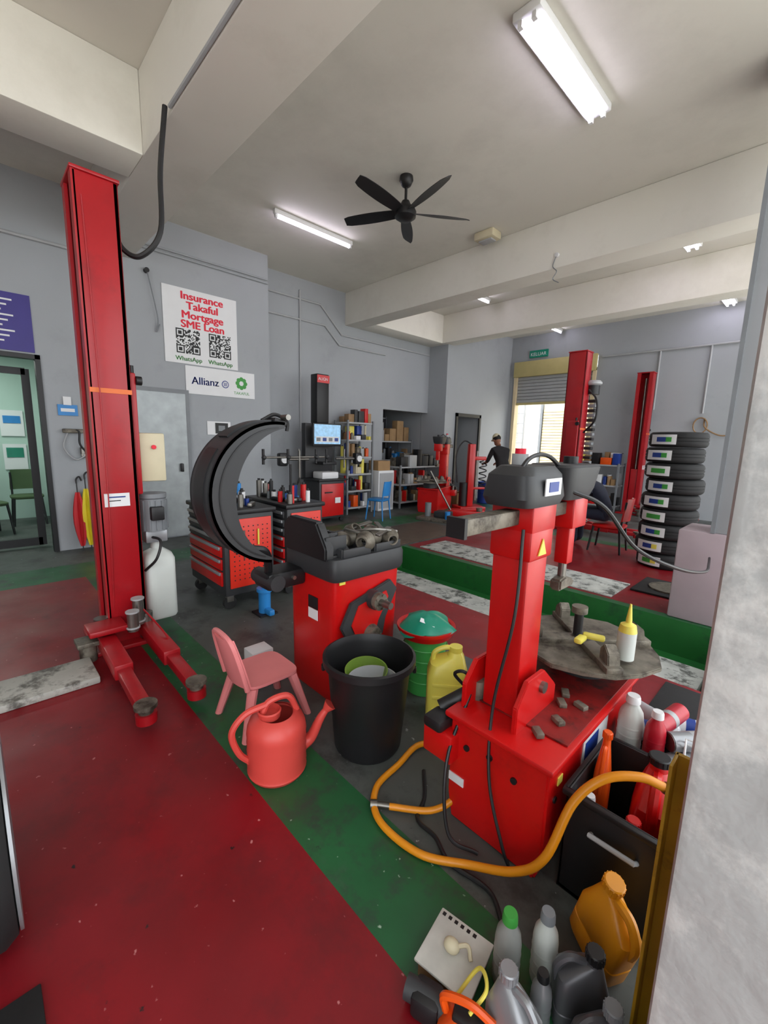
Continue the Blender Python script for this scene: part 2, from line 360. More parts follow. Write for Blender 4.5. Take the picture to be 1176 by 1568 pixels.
for (yy,m,h) in ((.93,M('umbrella_red',(190,20,30),.6),.85),(1.02,M('umbrella_yellow',(220,200,30),.6),.9)):
    b=B(); R=[]
    for i in range(8):
        u=i/7; r=.012+.05*math.sin(pi*min(1,u*.9+.05)); R.append([(-6.47-.06*u+ (r*(1+.25*math.cos(6*a)))*math.cos(a),yy+(r*(1+.25*math.cos(6*a)))*math.sin(a),.06+u*h*.8) for a in [2*pi*k/24 for k in range(24)]])
    b.rings(R,m); b.cyl((-6.46,yy,0),(-6.54,yy,h*1.02),.007,BLK,seg=8); b.tube(((-6.54,yy,h*1.0),(-6.545,yy,h*1.06),(-6.53,yy+.03,h*1.1),(-6.51,yy+.05,h*1.04)),.01,BLK); b.done('umbrella')

# conduits
XB=-7.03
for P,r,m in (
  (((X+.02,1.76,3.93),(X+.02,3.66,3.93)),.014,WALL),(((X+.02,1.76,3.88),(X+.02,3.66,3.88)),.014,WALL),
  (((X+.025,-6,3.62),(X+.025,1.2,3.62)),.02,LGR),
  (((XB,3.7,3.6),(XB,5.1,3.6),(XB,5.45,3.3),(XB,6.7,3.3)),.018,LGR),
  (((XB,3.7,3.95),(XB,5.0,3.95),(XB,5.5,3.5),(XB,8.15,3.5)),.018,LGR),
  (((XB,4.55,4.1),(XB,4.55,1.6)),.018,LGR),
  (((-4.1,10.97,3.55),(.9,10.97,3.55)),.02,LGR),(((-2.9,10.97,3.55),(-2.9,10.97,2.3)),.018,LGR),(((-2.0,10.97,3.55),(-2.0,10.97,2.2)),.018,LGR),
  (((-3.5,1.225,3.72),(-.2,1.225,3.72)),.014,LGR)):
    b=B(); b.tube(P,r,m,raw=True); b.done('conduit_pipe')
b=B(); b.tube(((-3.52,1.2,3.72),(-3.53,1.15,3.3),(-3.5,1.12,2.9),(-3.55,1.0,2.72),(-3.6,.9,2.75),(-3.6,.84,2.9)),.018,BLK); b.done('hanging_cable')
b=B(); b.tube(((-2.77,5.58,3.85),(-2.8,5.56,3.72),(-2.74,5.55,3.64),(-2.78,5.55,3.56),(-2.7,5.55,3.5)),.006,GRP); b.cyl((-2.77,5.6,3.85),(-2.77,5.57,3.85),.025,WHT); b.done('hanging_cable')
b=B(); b.cyl((X,1.9,3.6),(X+.06,1.9,3.6),.03,BLK); b.tube(((X+.05,1.9,3.6),(X+.07,1.95,3.3),(X+.06,2.0,3.0),(X+.03,1.98,2.85),(X+.06,2.02,2.95)),.008,GRP); b.done('hanging_cable')

# lamps
def lamp(x,y,L=1.25,twin=True):
    b=B(); w=.2 if twin else .06
    b.box((x,y,H-.03),(w,L,.06),WHT,bev=.01)
    for dx in ((-.05,.05) if twin else (0,)):
        b.cyl((x+dx,y-L/2+.05,H-.08),(x+dx,y+L/2-.05,H-.08),.018,TUBE,seg=12)
        for e in(-1,1): b.box((x+dx,y+e*(L/2-.03),H-.075),(.03,.03,.05),WHT)
    b.done('fluorescent_lamp')
lamp(-1.78,3.5); lamp(-5.25,3.65,twin=False); lamp(-5.15,7.1,twin=False); lamp(-1.76,6.95); lamp(-1.78,10.25); lamp(-5.1,10.25,twin=False)
# fan
b=B(T(-3.61,3.69)); 
b.lathe([(0,H),(.07,H),(.075,H-.04),(.05,H-.09),(.02,H-.11),(0,H-.11)],(0,0,0),BLK); b.cyl((0,0,H-.1),(0,0,3.98),.015,BLK)
b.lathe([(0,4.06),(.04,4.06),(.06,4.02),(.1,3.99),(.12,3.95),(.115,3.9),(.07,3.87),(0,3.865)],(0,0,0),BLK)
for k in range(5):
    a=math.radians(131+72*k); ca,sa=math.cos(a),math.sin(a); R=[]
    for i in range(12):
        u=i/11; r=.1+.64*u; w=.03+.04*math.sin(pi*min(1,u*.72+.12)); w*= (1 if u<.93 else .7); zc=3.95+.02*u
        R.append([(ca*r-sa*e*w,sa*r+ca*e*w,zc+e*.02+t) for e,t in ((-1,0),(0,.004),(1,0),(1,-.006),(0,-.006),(-1,-.006))])
    b.rings(R,BLK)
b.done('ceiling_fan')
b=B(); b.box((-3.67,5.36,H-.05),(.3,.22,.1),CREAM,bev=.02); b.box((-3.67,5.36,H-.11),(.2,.12,.02),LGR,bev=.005); b.done('emergency_light')

# ---------------- two-post lift column
def post(x,y,flip=1,h=3.03,arms=True):
    Tm=Matrix.Translation((x,y,0))@Matrix.Diagonal((1,flip,1,1)); b=B(Tm)
    b.bb(-.3,0,.09,.12,.02,h,LRED,bev=.006)
    b.bb(-.02,0,-.12,.12,.02,h,LRED,bev=.006); b.bb(-.3,-.28,-.12,.12,.02,h,LRED,bev=.006)
    b.bb(-.07,0,-.125,-.105,.02,h,LRED); b.bb(-.3,-.23,-.125,-.105,.02,h,LRED)
    b.bb(-.31,.01,-.13,.13,h,h+.02,LRED,bev=.004)
    b.bb(-.4,.1,-.22,.22,0,.03,LRED,bev=.005)
    b.bb(-.22,-.08,-.1,.0,.1,1.0,LRED,bev=.01)
    b.cyl((-.15,-.02,.1),(-.15,-.02,h-.1),.02,STL)
    b.bb(-.002,.004,-.12,.12,1.75,1.78,M('tape_orange',(220,110,50),.5))
    b.bb(-.002,.006,-.09,.06,1.0,1.09,WHT)
    b.box((.007,-.015,1.065),(.002,.1,.008),BINK); b.box((.007,-.03,1.04),(.002,.07,.006),KINK)
    b.bb(-.22,-.02,.12,.155,1.07,1.9,LRED,bev=.01); b.cyl((-.03,.155,1.85),(-.03,.19,1.85),.03,BLK); b.cyl((-.06,.14,1.9),(-.06,.14,1.95),.015,BLK)
    b.tube(((-.012,-.09,.04),(.02,-.07,1.0),(.02,-.07,2.0),(.0,-.08,2.9)),.004,LRED)
    if arms:
        for (p,q) in (((-.1,-.16,.12),(1.1,-.19,.1)),((-.02,.1,.12),(1.05,.08,.1))):
            p=Vector(p);q=Vector(q);d=(q-p);a=math.atan2(d.y,d.x)
            b.box(p+d*.3,(d.length*.62,.1,.09),LRED,rot=(0,0,a),bev=.008)
            b.box(p+d*.73,(d.length*.5,.07,.06),LRED,rot=(0,0,a),bev=.006)
            b.cyl(q-Vector((0,0,.05)),q,.05,LRED); b.cyl(q,q+Vector((0,0,.03)),.035,IRON); b.cyl(q+Vector((0,0,.03)),q+Vector((0,0,.05)),.055,IRON)
            b.cyl(p+Vector((.06,0,-.08)),p+Vector((.06,0,.1)),.045,STL)
        b.box((.1,-.16,.2),(.2,.22,.04),LRED,bev=.01)
        for (cx,cy,ch) in ((.1,.04,.16),(.2,-.02,.11)):
            b.cyl((cx,cy,.17),(cx,cy,.19+ch),.035,STL); b.cyl((cx,cy,.19+ch),(cx,cy,.2+ch),.042,LGR); b.cyl((cx,cy,.19),(cx,cy,.2),.042,LGR)
        b.box((.1,-.27,.13),(.14,.13,.03),IRON,bev=.005); b.cyl((.1,-.27,.0),(.1,-.27,.14),.05,IRON); 
        b.tube(((.05,.05,.3),(.25,.1,.22),(.45,.12,.16),(.3,.1,.1)),.006,LRED)
    return b
b=post(-3.34,.71)
b.cyl((-.15,.24,.78),(-.15,.24,1.02),.095,GRP,seg=28)
for k in range(14):
    a=2*pi*k/14; b.box((-.15+.098*math.cos(a),.24+.098*math.sin(a),.9),(.012,.008,.22),GRP,rot=(0,0,a))
b.lathe([(0,.0),(.08,.0),(.1,.02),(.1,.05),(0,.06)],(-.15,.24,1.01),GRP); b.box((-.15,.24,.74),(.15,.15,.09),SIL,bev=.01); b.box((-.04,.24,.92),(.06,.09,.1),BLK,bev=.01)
b.tube(((-.1,.2,.74),(.0,.24,.72),(.03,.2,.6),(-.05,.14,.5)),.01,BLK)
b.loft([(-.15,.25,.1,.2,.2,5),(-.15,.25,.12,.22,.22,5),(-.15,.25,.56,.22,.22,5),(-.15,.25,.6,.18,.19,4),(-.15,.25,.64,.08,.08,2),(-.15,.25,.7,.07,.07,2)],TRN)
b.bb(-.34,-.1,.17,.34,1.15,1.5,CREAM,bev=.012); b.cyl((-.1,.26,1.4),(-.08,.26,1.4),.015,RINK)
b.done('car_lift_post')
b=post(-3.06,7.65,-1); 
b.cyl((.05,-.16,2.35),(.05,-.16,2.55),.1,BLK); b.lathe([(.1,0),(.13,.02),(.13,.05),(.1,.08)],(.05,-.16,2.5),LGR)
for k in range(14): b.box((.05,-.16,1.2+.08*k),(.16,.1,.05),BLK if k%2 else GRP,bev=.01)
b.tube(((.1,.14,2.4),(.3,.3,2.2),(.3,.3,1.9),(.1,.2,1.7)),.015,BLK)
b.done('car_lift_post')
b=post(-2.85,10.6,1); b.done('car_lift_post')
b=B(); b.bb(-3.2,-2.88,-2.2,.44,0,.045,M('lift_cover',(180,180,172),.6,var=.15,scale=6,dirt=(100,98,92),dscale=6,dth=(.5,.62)),bev=.01); b.done('lift_cover_plate')

# ---------------- wheel balancer
b=B()
b.loft([(-1.985,1.59,0,.40,.46,14),(-1.985,1.59,.03,.43,.48,14),(-1.975,1.59,.74,.45,.5,14)],MAR,seg=40)
b.loft([(-1.975,1.59,.735,.48,.53,12),(-1.975,1.59,.76,.5,.55,12),(-1.975,1.59,.84,.5,.55,12),(-1.975,1.59,.86,.48,.53,12)],BLK2,seg=40)
for (cx,cy,sx,sy) in ((-2.06,1.74,.22,.2),(-1.84,1.74,.16,.2),(-1.84,1.5,.16,.2)):
    for (dx,dy,ex,ey) in ((0,-sy/2,sx,.015),(0,sy/2,sx,.015),(-sx/2,0,.015,sy),(sx/2,0,.015,sy)): b.box((cx+dx,cy+dy,.88),(ex,ey,.05),BLK2,bev=.004)
b.prism([(0,0),(.42,0),(.42,.07),(.33,.2),(.05,.2),(0,.15)],(-2.2,1.36,.85),(1,0,0),(0,0,1),.06,BLK,bev=.01)
b.prism([(0,0),(.42,0),(.40,.05),(.30,.12),(.05,.12),(0,.1)],(-2.2,1.48,.85),(1,0,0),(0,0,1),.05,BLK,bev=.01)
for k in range(5): b.box((-2.13+k*.08,1.39,.92),(.015,.14,.11),BLK2,bev=.004)
b.box((-1.99,1.44,.86),(.4,.2,.03),BLK,bev=.01)
b.prism([(1.37,.47),(1.44,.60),(1.74,.68),(1.8,.61),(1.71,.45),(1.69,.35),(1.45,.32)],(-1.75,0,0),(0,1,0),(0,0,1),.022,BLK2,bev=.005)
b.prism([(1.44,.47),(1.49,.575),(1.7,.62),(1.72,.58),(1.64,.45),(1.62,.38),(1.49,.36)],(-1.728,0,0),(0,1,0),(0,0,1),.006,MAR)
b.cyl((-1.75,1.6,.59),(-1.69,1.6,.59),.055,BLK2,seg=32); b.cyl((-1.69,1.6,.59),(-1.66,1.6,.59),.05,IRON,seg=32); b.cyl((-1.66,1.6,.59),(-1.58,1.6,.59),.02,STL); 
for k in range(5):
    a=2*pi*k/5; b.cyl((-1.68,1.6+.04*math.cos(a),.59+.04*math.sin(a)),(-1.65,1.6+.04*math.cos(a),.59+.04*math.sin(a)),.008,IRON,seg=8)
b.cyl((-1.75,1.585,.385),(-1.65,1.585,.385),.018,STL); b.cyl((-1.73,1.585,.385),(-1.68,1.585,.385),.06,IRON,r2=.045)
b.box((-1.95,1.338,.5),(.09,.004,.06),WHT); b.box((-1.95,1.338,.57),(.09,.004,.07),BLK); b.box((-1.748,1.39,.73),(.004,.04,.03),YEL)
random.seed(5)
for (cx,cy,r) in ((-1.9,1.5,.055),(-1.8,1.6,.06),(-1.86,1.7,.066),(-2.0,1.66,.06),(-1.8,1.79,.055),(-2.02,1.79,.055),(-1.94,1.58,.05),(-1.9,1.8,.05)):
    a=random.uniform(-.5,.5)
    b.lathe([(.45*r,0),(r,0),(r,.014),(.6*r,.06),(.45*r,.06),(.45*r,0)],(cx,cy,.875+r*.75),IRON,rot=(random.uniform(-1.3,1.3),1.2+a,0),seg=28)
b.tube(((-1.93,1.58,.95),(-1.8,1.66,.98),(-1.78,1.83,.95)),.01,STL)
for (x,y,a) in ((-1.78,1.72,.4),(-1.9,1.8,1.1),(-1.85,1.58,2.),(-2.0,1.74,.1)): b.box((x,y,.965),(.03,.17,.014),STL,rot=(.1,.15,a),bev=.003)
b.box((-2.05,1.58,.9),(.08,.05,.05),YEL,bev=.01)
b.bb(-2.2,-2.02,1.1,1.34,.66,.76,BLK,bev=.02); b.cyl((-2.22,1.14,.71),(-1.99,1.14,.71),.045,BLK2)
for k in(0,1): b.cyl((-2.02,1.15+k*.1,.69+.03*k),(-2.0,1.15+k*.1,.69+.03*k),.012,STL,seg=8)
b.cyl((-2.12,1.3,.71),(-2.12,1.38,.71),.045,BLK2)
cy,cz=1.155,1.205
Ro=.37
rin=lambda u:Ro-.02-.115*math.sin(pi*min(1,max(0,u*.95+.03)))
b.arc(cy,cz,84,262,Ro-.015,Ro,-2.23,-1.99,BLK2)
b.arc(cy,cz,84,262,rin,Ro,-2.005,-1.99,BLK2); b.arc(cy,cz,84,262,rin,Ro,-2.23,-2.215,BLK2)
b.arc(cy,cz,90,255,lambda u:Ro-.035-.02*math.sin(pi*u),lambda u:Ro-.028-.02*math.sin(pi*u),-1.99,-1.985,BLK)
b.arc(cy,cz,90,130,Ro,Ro+.01,-2.16,-2.06,BLK); b.arc(cy,cz,142,225,Ro,Ro+.006,-2.17,-2.05,BLK)
b.tube([( -2.03,cy+(Ro-.05)*math.cos(math.radians(a)),cz+(Ro-.05)*math.sin(math.radians(a))) for a in (225,242,258)]+[(-2.06,1.12,.8),(-2.1,1.14,.72)],.022,BLK)
b.box((-2.1,1.2,1.575),(.12,.08,.03),BLK,rot=(-.3,0,0),bev=.01); b.tube(((-2.1,1.12,1.58),(-2.1,1.2,1.615),(-2.1,1.27,1.58),(-2.1,1.27,1.53)),.01,BLK); b.cyl((-2.06,1.22,1.6),(-2.0,1.22,1.6),.015,STL)
b.done('wheel_balancer')

# ---------------- tyre changer
def changer(Tm):
    b=B(Tm)
    b.prism([(-.88,0),(-.52,0),(-.5,.1),(-.5,.44),(-.9,.44),(-.9,.1)],(0,2.12,0),(1,0,0),(0,0,1),.85,MAR,bev=.008)
    b.bb(-.92,-.48,1.25,2.14,.435,.46,MAR,bev=.008)
    b.bb(-.9,-.5,1.4,2.1,.462,.468,M('greasy_red',(130,24,22),.45,var=.3,scale=9,dirt=(60,24,20),dscale=8,dth=(.48,.62)))
    for (a,c) in ((-.82,.34),(-.72,.36),(-.62,.33)): b.cyl((a,1.262,c),(a,1.272,c),.012,BLK,seg=12)
    for (yy,c) in ((1.33,.3),(1.33,.12),(2.0,.3),(1.9,.12)): b.cyl((-.505,yy,c),(-.495,yy,c),.012,BLK,seg=12)
    b.box((-.86,1.268,.18),(.07,.004,.035),WHT,bev=0); b.box((-.499,1.36,.36),(.004,.035,.03),YEL); b.bb(-.502,-.497,1.55,1.8,.3,.41,WHT); b.bb(-.5,-.496,1.57,1.7,.32,.39,DBLU)
    for dx in(-.12,.1):
        b.prism([(-.15,0),(.16,0),(.16,.1),(.05,.2),(-.08,.2),(-.15,.12)],(-.775+dx,1.47,.44),(0,1,0),(0,0,1),.02,MAR,bev=.004)
        b.cyl((-.79+dx,1.5,.58),(-.74+dx,1.5,.58),.022,STL)
    b.bb(-1.0,-.86,1.22,1.38,.26,.38,MAR,bev=.01); b.bb(-.99,-.9,1.2,1.3,.38,.43,BLK,bev=.015)
    b.cyl((-.98,1.3,.42),(-.9,1.4,.49),.028,BLK); b.tube(((-.93,1.4,.49),(-.96,1.36,.55),(-.92,1.36,.58),(-.88,1.4,.54)),.007,BLK)
    b.cyl((-.88,1.42,.46),(-.88,1.42,.54),.028,IRON); b.cyl((-.95,1.36,.38),(-.95,1.36,.46),.024,STL); b.cyl((-.88,1.6,.46),(-.88,1.6,.86),.004,BLK,seg=8)
    b.bb(-.85,-.7,1.4,1.55,.46,1.16,MAR,bev=.012)
    b.bb(-.86,-.69,1.39,1.56,1.08,1.2,MAR,bev=.012)
    b.prism([(0,0),(.06,0),(.03,.06)],(-.689,1.44,1.1),(0,1,0),(0,0,1),.004,YEL)
    b.bb(-.805,-.745,1.06,1.9,1.21,1.265,IRON,bev=.006); b.bb(-.81,-.74,1.055,1.07,1.205,1.27,BLK)
    b.bb(-.86,-.69,1.39,1.57,1.18,1.29,MAR,bev=.01)
    b.loft([(-.775,1.47,1.28,.18,.28,6),(-.775,1.47,1.31,.2,.31,6),(-.775,1.47,1.39,.18,.29,5),(-.775,1.48,1.42,.13,.24,4)],BLK2)
    b.box((-.672,1.48,1.35),(.004,.12,.06),WHT); b.box((-.669,1.48,1.35),(.003,.07,.035),DBLU)
    b.tube(((-.75,1.35,1.38),(-.75,1.45,1.45),(-.75,1.6,1.45),(-.72,1.72,1.36)),.008,BLK)
    b.cyl((-.82,1.5,1.4),(-.82,1.5,1.46),.03,LGR); b.cyl((-.82,1.5,1.46),(-.82,1.5,1.48),.02,RINK)
    b.bb(-.84,-.71,1.78,1.92,1.15,1.29,MAR,bev=.01); b.loft([(-.775,1.8,1.28,.15,.24,5),(-.775,1.8,1.32,.18,.28,5),(-.775,1.8,1.41,.2,.32,6),(-.775,1.8,1.42,.18,.3,6)],BLK2)
    b.bb(-.805,-.745,1.84,1.9,.98,1.2,MAR,bev=.006); b.cyl((-.775,1.87,.9),(-.775,1.87,1.0),.018,STL)
    b.prism([(-.06,0),(.07,.0),(.09,.03),(.0,.06),(-.06,.05)],(-.8,1.87,.86),(0,1,0),(0,0,1),.05,IRON,bev=.008)
    b.cyl((-.775,1.85,1.42),(-.775,1.85,1.45),.03,BLK)
    b.cyl((-.7,2.0,.46),(-.7,2.0,.57),.13,BLK2)
    n=16; b.prism([(.31*math.cos(2*pi*k/n)*(1 if k%4 else 1.05),.31*math.sin(2*pi*k/n)*(1 if k%4 else 1.05)) for k in range(n)],(-.7,2.0,.57),(1,0,0),(0,1,0),.02,IRON,bev=.004)
    for k in range(4):
        a=pi/4+k*pi/2; c,s_=math.cos(a),math.sin(a)
        b.box((-.7+.17*c,2+.17*s_,.6),(.26,.07,.03),IRON,rot=(0,0,a),bev=.005)
        b.prism([(0,0),(.08,0),(.07,.05),(.03,.08),(0,.05)],(-.7+.2*c-.03*s_,2+.2*s_+.03*c,.61),(c,s_,0),(0,0,1),.05,IRON,bev=.004)
    b.cyl((-.7,2.0,.59),(-.7,2.0,.62),.05,STL)
    for (x,y) in ((-.62,1.62),(-.58,1.5),(-.64,1.7),(-.56,1.66),(-.6,1.38)): b.box((x,y,.475),(.03,.05,.02),IRON,rot=(0,0,x*9),bev=.004)
    b.tube(((-.72,1.38,1.2),(-.7,1.33,.9),(-.74,1.3,.55),(-.7,1.24,.3),(-.62,1.22,.1),(-.6,1.24,.02)),.006,BLK)
    b.tube(((-.88,1.36,.5),(-.86,1.2,.3),(-.8,1.15,.06),(-.7,1.2,.015)),.007,BLK)
    return b
changer(None).done('tyre_changer')
changer(T(-5.92,7.4,0,200,1.12)@T(.75,-1.6)).done('tyre_changer')
b=B(); b.cyl((-.5,1.93,.61),(-.5,1.93,.73),.036,TRN); b.lathe([(.036,0),(.03,.03),(.012,.04),(.012,.05),(.004,.12),(0,.12)],(-.5,1.93,.73),YEL); b.done('oil_bottle')
b=B(); b.box((-.62,1.9,.67),(.09,.035,.025),YEL,rot=(0,0,.3),bev=.01); b.box((-.65,1.83,.67),(.035,.07,.025),YEL,bev=.01); b.cyl((-.72,1.98,.62),(-.72,1.98,.73),.02,BLK); b.cyl((-.72,1.98,.73),(-.72,1.98,.76),.035,IRON); b.done('clamp_jaw')
b=B(); b.tube(((-.7,1.7,1.32),(-.62,1.85,1.25),(-.55,2.1,1.05),(-.45,2.5,.9),(-.45,3.2,.75),(-.55,4.0,.62),(-.6,4.35,.6)),.009,BLK); b.done('air_hose')
b=B(); b.tube(((-1.16,1.55,.02),(-1.22,1.45,.02),(-1.2,1.3,.015),(-1.17,1.13,.015),(-1.05,1.03,.015),(-.85,1.04,.015),(-.69,1.13,.03),(-.54,1.17,.1),(-.46,1.2,.2),(-.42,1.27,.38),(-.36,1.33,.47),(-.28,1.4,.49),(-.22,1.44,.47)),.014,ORG,seg=12)
b.tube(((-1.06,1.1,.02),(-.95,1.19,.02),(-.9,1.24,.04),(-.88,1.28,.06)),.013,ORG,seg=12); b.cyl((-1.1,1.07,.02),(-1.05,1.11,.02),.012,STL); b.cyl((-1.12,1.05,.02),(-1.1,1.07,.02),.018,STL); b.cyl((-.22,1.44,.47),(-.18,1.46,.45),.018,STL); b.done('orange_air_hose')
b=B(); b.tube(((-1.1,1.36,.01),(-1.0,1.25,.01),(-.95,1.15,.01),(-.85,1.14,.01),(-.75,1.1,.01),(-.6,1.12,.01),(-.5,1.05,.01)),.008,BLK); b.done('power_cable')

# ---------------- bin, bucket, jerrycan
b=B(T(-1.42,1.3)); b.lathe([(0,0.002),(.155,0.002),(.165,.02),(.2,.42),(.205,.44),(.225,.445),(.225,.475),(.212,.48),(.205,.46),(.2,.44),(.16,.03),(0,.03)],(0,0,0),BLK)
for a in(.8,.8+pi): b.tube([(.22*math.cos(a+d),.22*math.sin(a+d),z) for d,z in((-.2,.44),(-.15,.41),(.15,.41),(.2,.44))],.01,BLK)
b.lathe([(0,.3),(.09,.3),(.115,.38),(.12,.38),(.094,.295),(0,.295)],(.05,-.02,0),LGR); b.lathe([(0,.3),(.07,.3),(.1,.39),(.106,.39),(.074,.295),(0,.295)],(-.06,.04,0),M('olive_green',(110,140,50),.5),rot=(.1,.1,0))
b.done('rubbish_bin')
b=B(T(-1.555,1.88)); b.lathe([(0,.002),(.105,.002),(.13,.36),(.138,.36),(.138,.38),(.12,.38),(.1,.02),(0,.02)],(0,0,0),LIME)
for k in range(4): b.lathe([(.11+.006*k,.08+.07*k),(.116+.006*k,.085+.07*k),(.113+.006*k,.09+.07*k)],(0,0,0),LIME)
b.lathe([(.11,.34),(.155,.36),(.17,.39),(.175,.4),(.175,.415),(.155,.41),(.13,.38),(0,.37)],(0,0,0),MAR)
R=[]
for i in range(9):
    u=i/8; R.append([(.172*(1-u*.9)*math.cos(a)*(1+.12*math.sin(3*a+u*4)),.172*(1-u*.9)*math.sin(a)*(1+.1*math.cos(4*a)),.4+.085*math.sin(u*pi/2)+.015*math.sin(5*a)*(1-u)) for a in [2*pi*k/28 for k in range(28)]])
b.rings(R,TEAL); b.box((.06,-.06,.46),(.09,.03,.004),WHT,rot=(.4,.3,.6)); b.done('bucket')
b=B(T(-1.3,1.77,0,40)); b.loft([(0,0,0,.2,.15,5),(0,0,.02,.22,.17,5),(0,0,.26,.22,.17,5),(0,0,.32,.19,.15,4),(.04,0,.36,.09,.09,2.5),(.04,0,.39,.06,.06,2)],YEL)
b.tube(((.06,0,.36),(.0,0,.4),(-.07,0,.37),(-.08,0,.31)),.014,YEL); b.cyl((.04,0,.38),(.04,0,.41),.035,YEL)
for k in range(3): b.box((.0,-.086,.08+.07*k),(.16,.006,.02),YEL,bev=.002)
b.done('jerrycan')
# pink chair
b=B(T(-1.98,1.03,0,0))
b.loft([(0,0,.235,.26,.26,5),(0,0,.25,.3,.3,5),(0,0,.265,.3,.3,5),(0,0,.262,.27,.27,5)],PINK)
for sx in(-1,1):
    for sy in(-1,1):
        R=[]
        for i in range(6):
            u=i/5; cx=sx*(.11+.05*u); cy_=sy*(.11+.07*u); z=.245*(1-u); r=.028-.008*u
            R.append([(cx+r*1.1*math.cos(a),cy_+r*math.sin(a),z) for a in [2*pi*k/10 for k in range(10)]])
        b.rings(R,PINK)
R=[]
for i in range(9):
    u=i/8; z=.25+.27*u; ww=.26*(1-.25*u**3); yy=-.14-.07*u
    R.append([(ww/2*(k/5-1),yy-.03*(1-(k/5-1)**2),z) for k in range(11)]+[(ww/2*(1-k/5),yy-.03*(1-(1-k/5)**2)+.014,z) for k in range(11)])
b.rings(R,PINK)
b.tube(((-.13,-.15,.25),(-.12,-.19,.42),(-.08,-.215,.52),(.08,-.215,.52),(.12,-.19,.42),(.13,-.15,.25)),.013,PINK)
b.done('childs_chair')
# watering can
b=B(T(-1.57,.88,0,75,1.04))
b.lathe([(0,.001),(.115,.001),(.124,.012),(.127,.02)]+[(.123+.004*(i%2),.03+.018*i) for i in range(10)]+[(.123,.22),(.113,.245),(.085,.265),(.075,.27)],(0,0,0),CORAL)
b.lathe([(0,.26),(.045,.262),(.05,.29),(.045,.295),(.04,.27),(0,.27)],(-.03,0,0),CORAL); b.lathe([(.09,.245),(.095,.257),(.07,.268)],(0,0,0),CORAL)
b.tube(((-.06,.0,.28),(-.03,0,.33),(.05,0,.335),(.09,0,.26)),.014,CORAL)
b.tube(((-.04,0,.32),(-.13,0,.3),(-.185,0,.23),(-.16,0,.13),(-.11,0,.07)),.014,CORAL)
b.tube(((.1,0,.07),(.155,0,.1),(.19,-.02,.19),(.22,-.03,.24)),lambda u:.03-.016*u,CORAL,seg=12); b.cyl((.215,-.03,.235),(.235,-.035,.26),.016,CORAL,r2=.03)
b.done('watering_can')
# ---------------- tool carts
def cart(x0,x1,y0,y1):
    b=B(); b.bb(x0,x1,y0,y1,.13,.84,BLK2,bev=.015); b.bb(x0-.02,x1+.02,y0-.02,y1+.02,.84,.88,BLK,bev=.01)
    hs=[.08,.08,.08,.11,.11,.14]; z=.82
    for h in hs:
        b.bb(x0+.04,x1-.04,y0-.018,y0,z-h+.01,z-.005,BLK2 if h<.1 else MAR,bev=.005); b.bb(x0+.05,x1-.05,y0-.032,y0-.014,z-.035,z-.008,SIL,bev=.004); z-=h+.002
    b.bb(x1,x1+.012,y0+.04,y1-.03,.2,.8,M('tool_red',(216,46,28),.4,var=.05),bev=.004)
    for i in range(12):
        for j in range(8):
            b.box((x1+.013,y0+.08+(y1-y0-.15)*j/7,.27+.042*i),(.003,.01,.01),BLK)
    for cx in(x0+.07,x1-.07):
        for cy in(y0+.06,y1-.06): b.cyl((cx-.02,cy,.055),(cx+.02,cy,.055),.055,RUB); b.box((cx,cy,.1),(.05,.06,.07),STL,bev=.004)
    for (dy,m,L) in ((.1,BLK,.2),(.17,STL,.25),(.3,YEL,.14)): b.cyl((x1+.02,y0+dy,.7),(x1+.02,y0+dy,.7-L),.008,m,seg=8)
    random.seed(int(y0*100))
    for k in range(18):
        cx=random.uniform(x0+.06,x1-.06); cy=random.uniform(y0+.05,y1-.05); m=random.choice([BLUE,PINK,BLK,WHT,MAR,STL,DBLU,GRP,BLK]); h=random.uniform(.04,.18); r=random.uniform(.018,.033)
        b.cyl((cx,cy,.88),(cx,cy,.88+h),r,m,seg=16); b.cyl((cx,cy,.88+h),(cx,cy,.9+h),r*.5,BLK,seg=12)
    for k in range(8): b.box((random.uniform(x0+.1,x1-.1),random.uniform(y0+.08,y1-.08),.9),(.14,.04,.03),random.choice([STL,BLK,BLUE,GRP]),rot=(0,0,random.random()*3),bev=.005)
    b.cyl((x1-.06,y0+.08,.88),(x1-.06,y0+.08,1.25),.012,BLK,seg=8)
    b.done('tool_cart')
cart(-4.2,-3.42,1.46,1.92); cart(-4.2,-3.42,2.06,2.46)
b=B(); b.bb(-3.28,-3.12,1.62,1.78,0,.015,BLK); b.cyl((-3.2,1.7,.0),(-3.2,1.7,.2),.05,BLUE); b.cyl((-3.2,1.7,.2),(-3.2,1.7,.23),.065,BLUE); b.cyl((-3.2,1.7,.23),(-3.2,1.7,.33),.022,BLUE); b.cyl((-3.2,1.7,.33),(-3.2,1.7,.35),.035,BLUE); b.box((-3.12,1.7,.04),(.1,.05,.05),BLUE,bev=.01); b.done('bottle_jack')

# ---------------- wheel alignment console
b=B(T(-6.3,4.6,0,0))
b.bb(-.3,.2,-.28,.28,.08,.75,BLK2,bev=.01); b.bb(.2,.22,-.24,.24,.12,.7,MAR,bev=.005); b.box((.23,.1,.4),(.01,.12,.1),WHT); b.box((.23,-.1,.55),(.02,.16,.02),BLK)
b.bb(-.32,.25,-.32,.32,.75,.78,BLK,bev=.01); b.box((.0,.0,.84),(.3,.36,.12),WHT,bev=.02); b.box((.0,.0,1.05),(.26,.3,.05),BLK,bev=.01)
b.bb(-.32,-.2,-.3,.3,.78,1.75,BLK2,bev=.01)
b.box((.0,.02,1.55),(.05,.62,.4),BLK,bev=.01); b.box((.027,.02,1.56),(.004,.57,.34),SCR); b.box((.03,.02,1.47),(.004,.5,.1),WHT)
for k in range(4): b.box((.033,-.18+.13*k,1.47),(.003,.08,.06),DBLU if k%2 else GRP)
